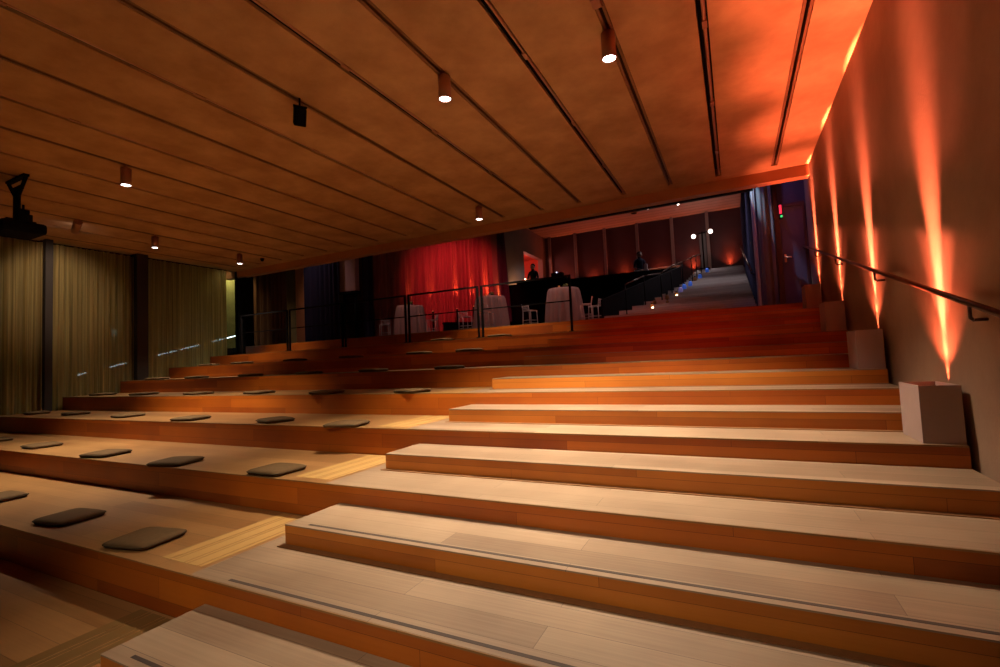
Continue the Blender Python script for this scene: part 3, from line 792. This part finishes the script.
# tables
def lerp(a, b, t): return a+(b-a)*t
TBL = [(-9.70, 12.05, 'leftmost of three'), (-6.62, 12.0, 'middle one of three'), (-4.27, 12.0, 'rightmost of three')]
def make_table(x, y, lab, i):
    t = empty('cocktail_table', (x, y, FZ), 'tall round cocktail table under a pale pink cloth, ' + lab, 'table', 'cocktail tables')
    MB().tube((0, 0, 1.02), (0, 0, 1.05), .42, seg=28).build('tabletop', M_BLACK, t)
    MB().tube((0, 0, .03), (0, 0, 1.02), .035).build('pole', M_BLACK, t)
    MB().tube((0, 0, 0.001), (0, 0, .03), .27, seg=20).build('base', M_BLACK, t)
    c = empty('tablecloth', (x, y, FZ), 'pale pink floor-length tablecloth on the tall table, ' + lab, 'tablecloth', 'tablecloths')
    prof = [(.54, .012), (.52, .3), (.49, .7), (.455, .98), (.435, 1.05), (.42, 1.062), (.2, 1.064), (.001, 1.064)]
    MB().lathe(prof, seg=120, flute=[.09, .08, .06, .025, .004, 0, 0, 0], nfl=17).build('cloth', M_CLOTH, c)
    v = empty('table_centrepiece', (x+.05, y, FZ+1.066), 'small green centrepiece with a candle on the table, ' + lab, 'centrepiece', 'table centrepieces')
    MB().lathe([(.05, 0), (.06, .05), (.05, .07)], seg=14, cap_bot=True).build('bowl', M_BLACK, v)
    m = MB(); rnd = random.Random(i)
    for k in range(14):
        a = rnd.uniform(0, 2*PI); rr = rnd.uniform(.01, .07); m.ball((rr*math.cos(a), rr*math.sin(a), .07+rnd.uniform(0, .06)), .028, 8)
    m.build('foliage', M_GREEN, v)
    MB().tube((-.16, -.05, 0), (-.16, -.05, .09), .03, seg=10).build('candle_glass', M_AMBER, v)
for i, a in enumerate(TBL): make_table(*a, i)

# clear clear acrylic chairs
def make_stool():
    r = empty('acrylic_chair', (0, 0, 0), 'x', 'chair')
    for sx in (-1, 1):
        MB().tube((sx*.19, -.18, 0), (sx*.17, -.16, .72), .016, seg=8).build('leg', M_ACRYL, r)
        MB().path([(sx*.19, .18, 0), (sx*.17, .16, .72), (sx*.17, .20, 1.02)], .016, seg=8).build('leg', M_ACRYL, r)
    MB().box(-.19, .19, -.18, .18, .72, .76, bevel=.01).build('seat', M_ACRYL, r)
    m = MB()
    for z in (.22, .34): 
        m.tube((-.18, -.17, z), (.18, -.17, z), .010, seg=6); m.tube((-.18, .17, z), (.18, .17, z), .010, seg=6)
        m.tube((-.18, -.17, z), (-.18, .17, z), .010, seg=6); m.tube((.18, -.17, z), (.18, .17, z), .010, seg=6)
    m.build('stretcher', M_ACRYL, r)
    m = MB(); m.tube((-.17, .2, 1.0), (.17, .2, 1.0), .018, seg=8); m.tube((-.17, .175, .85), (.17, .175, .85), .010, seg=6)
    for k in range(-2, 3): m.tube((k*.055, .165, .76), (k*.055, .2, 1.0), .008, seg=6)
    m.build('backrest', M_ACRYL, r)
    return r
st = make_stool(); first = True
for x, y, rz_, lab in [(-10.75, 12.0, .5, 'left of the left table'), (-8.72, 11.9, -1.2, 'right of the left table, before the black block'),
                       (-7.45, 11.85, 1.0, 'left of the middle table, behind the double posts'), (-6.35, 11.18, 3.1, 'in front of the middle table cloth'),
                       (-5.25, 11.8, 1.3, 'left of the right table'), (-3.5, 11.5, -1.3, 'at the right side of the right table'),
                       (-3.42, 12.15, -1.7, 'rightmost of all, beside the black block')]:
    s = st if first else copy_tree(st); first = False
    s.location = (x, y, FZ+.001); s.rotation_euler = (0, 0, rz_); s.scale = (.85, .85, .68)
    s['label'] = 'clear acrylic chair ' + lab; s['group'] = 'clear acrylic chairs'
# small lamps over the tables
for i, (x, y, p) in enumerate(((-9.0, 10.9, 190), (-5.6, 10.9, 200), (-3.6, 10.9, 180), (-13.6, 10.9, 120))):
    t = empty('foyer_downlight', (x, y, 7.9), 'small downlight above the foyer, %s from the left' % ['second', 'third', 'fourth', 'first'][i], 'spotlight', 'foyer downlights')
    MB().tube((0, 0, 0), (0, 0, -.2), .06).build('lamp_body', M_BLACK, t)
    MB().tube((0, 0, -.201), (0, 0, -.206), .05).build('lens', M_LENS, t)
    spot(t, (0, 0, -.22), (0, 1.0 if i < 3 else 1.2, -5), p, (1, .62, .55), 70, .9, .05)
# visible spots on the upper ceiling
for i, (x, y, p) in enumerate(((-4.37, 19.4, 120), (-1.72, 19.6, 420), (-6.7, 19.36, 260), (-.6, 15.5, 420), (-2.9, 19.5, 15))):
    t = empty('upper_spotlight', (x, y, 7.93), 'tiny white spotlight on the upper hall ceiling, %s' % ['above the dark block', 'above the grey stairs', 'leftmost, above the lit opening', 'hidden behind the beam over the stairs', 'dimmer one between two others'][i], 'spotlight', 'spotlights of the upper hall')
    MB().tube((0, 0, 0), (0, 0, -.12), .05, seg=12).build('lamp_body', M_BLACK, t)
    MB().ball((0, 0, -.13), .045, 10).build('lens', emit('white_spot_%d' % i, (1, .92, .85), 6 if p > 20 else 1.5), t)
    spot(t, (0, 0, -.19), (0, -.6, -5), p, (.9, .78, .8), 100, .9, .05)
t = empty('ceiling_speaker', (-3.58, 20.1, 7.93), 'round brown disc speaker on the upper hall ceiling', 'speaker')
MB().tube((0, 0, 0), (0, 0, -.05), .16, seg=20).build('rim', M_TRIM_BROWN, t)
MB().tube((0, 0, -.05), (0, 0, -.06), .12, seg=20).build('grille', M_BLACKCLOTH, t)

# globe lamp stand
t = empty('globe_stand', (-.96, 20.9, UZ+.002), 'dark T-shaped stand carrying two glowing white globes', 'lamp stand')
MB().tube((0, 0, 0), (0, 0, .04), .22, seg=20).build('base', M_BLACK, t)
MB().tube((0, 0, .04), (0, 0, 1.62), .03, seg=10).build('pole', M_BLACK, t)
MB().tube((-.32, 0, 1.5), (.32, 0, 1.62), .022, seg=8).build('crossbar', M_BLACK, t)
for x, z in ((-.34, 1.46), (.33, 1.58)):
    MB().ball((x, 0, z), .085, 20).build('globe', M_GLOBE, t)
    point(t, (x, -.2, z), 4, (1, .7, .55), .1)
t = empty('grey_pier', (-.97, 21.95, UZ), 'wider grey pier behind the globe stand', 'column')
MB().box(-.16, .10, -.1, .1, 0, 1.75).build('pier_shaft', plain('grey_pier_paint', (.16, .15, .16), .7), t)
MB().box(-.18, .12, -.12, .1, 1.75, 1.80).build('pier_cap', M_BLACK, t)

# lanterns along the grey stairs
def stepz(y):
    k = min(NS-1, max(0, int((y-11.6)/.618))); return FZ+(k+1)*.16 if y >= 11.6 else FZ
LAN = [(-1.95, 12.5, .12, M_AMBER, 'amber glowing lantern, lowest on the grey stairs'), (-1.96, 12.95, .12, M_AMBERDIM, 'dark amber lantern, second up the grey stairs'),
       (-1.62, 13.2, .10, M_AMBERDIM, 'low dim amber bowl lantern on the grey stairs'), (-1.69, 13.9, .15, M_AMBERDIM, 'dark brown lantern beside a thin post on the grey stairs'),
       (-1.50, 14.5, .11, M_AMBER, 'amber lantern just below the lilac one'), (-1.42, 15.0, .17, M_LILAC, 'pale lilac round lantern on the grey stairs'),
       (-1.36, 15.9, .17, M_BLUEGLASS, 'blue lantern right above the lilac one'), (-1.22, 16.4, .17, M_BLUEGLASS, 'second blue lantern from the lilac one'),
       (-1.14, 17.3, .15, M_AMBERDIM, 'dark lantern between the blue ones'), (-1.0, 17.8, .17, M_BLUEGLASS, 'third blue lantern up the grey stairs'), (-.82, 20.0, .18, M_BLUEGLASS, 'blue lantern at the top of the grey stairs')]
for x, y, r, mat, lab in LAN:
    y = 11.6+(int((y-11.6)/.618)+.42)*.618; z = stepz(y); r *= .41
    t = empty('stair_lantern', (x, y, z+.001), lab, 'lantern', 'lanterns on the grey stairs')
    MB().lathe([(r*.55, 0), (r*.75, .02), (r, r*.9), (r*.9, r*2.2), (r*.5, r*2.8)], seg=18, cap_bot=True, cap_top=True).build('glass', mat, t)
    MB().tube((0, 0, r*2.8), (0, 0, r*2.8+.03), r*.5, seg=14).build('lid', M_BLACK, t)
    if mat in (M_AMBER,): MB().ball((0.02, -r*.95, r*.5), .03, 8).build('candle', M_CANDLE, t)
# balustrade of the grey stairs
t = empty('stair_balustrade', (0, 0, 0), 'thin black metal balustrade along the left edge of the grey stairs', 'balustrade')
bp = [(leftx(y)+.28, y) for y in (12.1, 13.0, 13.9, 14.8, 16.0, 17.2, 18.6, 20.2)]
for i, (x, y) in enumerate(bp):
    MB().tube((x, y, stepz(y)), (x, y, stepz(y)+.85+(0)), .016, seg=8).build('post', M_BLACK, t)
for a, b in zip(bp, bp[1:]):
    MB().tube((a[0], a[1], stepz(a[1])+.85), (b[0], b[1], stepz(b[1])+.85), .02, seg=8).build('rail', M_HAND, t)

# ------------------------------------------------------------------ balustrade on the top tier
PX = [-14.1, -11.9, -9.70, -7.51, -5.37, -3.13]
T7 = 7*H
for i in range(5):
    a, b = PX[i], PX[i+1]
    t = empty('balustrade_panel', (a, 9.02, T7+.002), 'black metal balustrade panel, %s' % ['leftmost, before the brown curtain', 'second from the left, before the blue-black curtain', 'middle one, left of the left table', 'fourth, between the two double posts', 'rightmost, in front of the right table'][i], 'balustrade', 'balustrade panels at the top tier')
    w = b-a
    g = .055
    for x in (g, w-(g if i < 4 else 0)):
        p = MB().box(x-.022, x+.022, -.022, .022, .001, 1.2).build('post', M_BLACK, t)
        MB().box(x-.05, x+.05, -.05, .05, .001, .015).build('foot_plate', M_BLACK, p)
    MB().box(g-.02, w-(g if i < 4 else 0)+.02, -.02, .02, 1.2, 1.24).build('top_rail', M_BLACK, t)
    MB().box(g+.022, w-(g if i < 4 else 0)-.022, -.012, .012, .66, .685).build('middle_rail', M_BLACK, t)

# ------------------------------------------------------------------ furniture and people on the mezzanine
DZ = FZ+1.451
def bench(x, y, w, lab, mat, h=.95):
    t = empty('lounge_bench', (x, y, DZ), lab, 'bench', 'lounge benches on the mezzanine')
    MB().box(-w/2, w/2, -.3, .3, .08, h-.18, bevel=.03).build('seat', mat, t)
    MB().box(-w/2, w/2, .15, .32, h-.18, h, bevel=.03).build('backrest', mat, t)
    for sx in (-1, 1):
        for sy in (-.22, .22): MB().tube((sx*(w/2-.1), sy, 0), (sx*(w/2-.1), sy, .08), .02, seg=8).build('leg', M_BLACK, t)
M_BENCH = plain('pale_brown_upholstery', (.34, .23, .20), .8)
bench(-6.05, 19.5, 1.5, 'pale brown lounge bench left of the dark clothed person', M_BENCH, 1.02)
bench(-4.65, 19.5, 1.1, 'pale grey lounge bench next to the person in navy', plain('pale_grey_upholstery', (.5, .45, .44), .8), .98)
bench(-2.35, 18.6, 1.25, 'orange-brown lounge bench nearest the grey stairs', plain('orange_upholstery', (.42, .17, .08), .8), 1.05)
t = empty('bar_counter', (-7.0, 17.6, DZ), 'dark equipment counter in front of the silhouetted person', 'counter')
MB().box(-1.1, 1.0, -.25, .25, 0, .88).build('body', M_BLACKCLOTH, t)
MB().box(-1.14, 1.04, -.28, .28, .88, .92).build('top', M_BLACK, t)
for i, (x, w, h, lab) in enumerate(((-7.75, .35, .10, 'small orange-lit dish at the left end of the dark counter'), (-6.35, .5, .22, 'black equipment case on the dark counter'))):
    t = empty('counter_item', (x, 17.6, DZ+.921), lab, 'dish' if i == 0 else 'case')
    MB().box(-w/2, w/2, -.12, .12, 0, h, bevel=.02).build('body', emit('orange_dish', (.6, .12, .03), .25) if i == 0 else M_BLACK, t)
    MB().ball((.0, -.11, h), .03, 8).build('indicator', emit('tiny_blue', (.4, .6, 1), 3) if i else M_CANDLE, t)

def person(x, y, z, yaw, height, label, top_mat, arm_pose, hold=None):
    root = empty('person', (x, y, z), label, 'person', rz=yaw)
    s = height/1.75
    V = []; E = []; Rr = []
    def add(p, r, par=None):
        V.append(Vector(p)*s); Rr.append(r*s)
        if par is not None: E.append((par, len(V)-1))
        return len(V)-1
    pel = add((0, 0, .95), .145); wa = add((0, 0, 1.12), .125, pel); ch = add((0, .01, 1.30), .155, wa); nk0 = add((0, 0, 1.44), .10, ch)
    nk = add((0, -.01, 1.52), .055, nk0); hd = add((0, -.02, 1.60), .082, nk); hd2 = add((0, -.015, 1.70), .085, hd)
    for sx in (-1, 1):
        sh = add((sx*.17, 0, 1.41), .062, nk0); el = add(tuple(arm_pose[sx][0]), .043, sh); wr = add(tuple(arm_pose[sx][1]), .028, el)
        d = (V[wr]-V[el]).normalized()/s
        pal = add(tuple(V[wr]/s+d*.07*s), .030, wr)
        side = Vector((1, 0, 0))
        for q in range(4):
            a = add(tuple(V[pal]/s+d*.035*s+side*(q-1.5)*.020), .010, pal); add(tuple(V[a]/s+d*(.035 if q in (0, 3) else .045)*s+Vector((0, 0, -.012))), .008, a)
        th = add(tuple(V[wr]/s+d*.03*s-side*sx*.035), .011, wr); add(tuple(V[th]/s+d*.04*s-side*sx*.01), .009, th)
        hp = add((sx*.09, 0, .90), .10, pel); kn = add((sx*.10, -.02, .50), .062, hp); an = add((sx*.10, .02, .09), .042, kn); add((sx*.10, -.13, .045), .04, an)
    me = bpy.data.meshes.new('body'); me.from_pydata([tuple(v) for v in V], E, []); me.materials.append(top_mat)
    o = bpy.data.objects.new('body', me); COL.objects.link(o); o.parent = root
    sk = o.modifiers.new('skin', 'SKIN'); sk.use_smooth_shade = True
    for i, r in enumerate(Rr): me.skin_vertices[0].data[i].radius = (r, r)
    me.skin_vertices[0].data[0].use_root = True
    ss = o.modifiers.new('sub', 'SUBSURF'); ss.levels = 1; ss.render_levels = 2
    m = MB(); m.ball((0, -.03*s, 1.655*s), .098*s, 18, 1.22)
    hdo = m.build('head', M_SKIN, root)
    m = MB()
    m.ball((0, -.125*s, 1.645*s), .016*s, 8, 1.6)
    for sx in (-1, 1): m.ball((sx*.098*s, -.02*s, 1.65*s), .022*s, 8, 1.5)
    m.build('nose_and_ears', M_SKIN, root)
    m = MB()
    for sx in (-1, 1): m.ball((sx*.035*s, -.118*s, 1.675*s), .011*s, 8)
    m.box(-.025*s, .025*s, -.128*s, -.118*s, 1.603*s, 1.61*s); m.build('eyes_and_mouth', M_HAIR, root)
    MB().ball((0, -.005*s, 1.69*s), .106*s, 16, 1.12).build('hair', M_HAIR, root)
    return root
person(-7.75, 18.4, DZ, 0, 1.78, 'person in black standing before the red lit opening', M_BLACKSHIRT,
       {-1: [(-.24, -.05, 1.15), (-.15, -.28, 1.08)], 1: [(.24, -.05, 1.15), (.15, -.28, 1.08)]})
person(-3.22, 18.6, DZ, .5, 1.72, 'person in a dark navy jacket standing at the mezzanine edge', M_NAVYCLOTH,
       {-1: [(-.25, -.03, 1.14), (-.18, -.26, 1.05)], 1: [(.25, -.03, 1.14), (.20, -.26, 1.12)]})
t = empty('covered_stand', (-2.95, 17.4, DZ+.001), 'white cloth-covered stand in front of the person in navy', 'stand')
MB().box(-.28, .25, -.12, .12, 0, .80, bevel=.02).build('cloth', M_WHITE, t)
MB().box(.1, .2, -.06, .06, .80, 1.02, bevel=.01).build('card', M_WHITE, t)
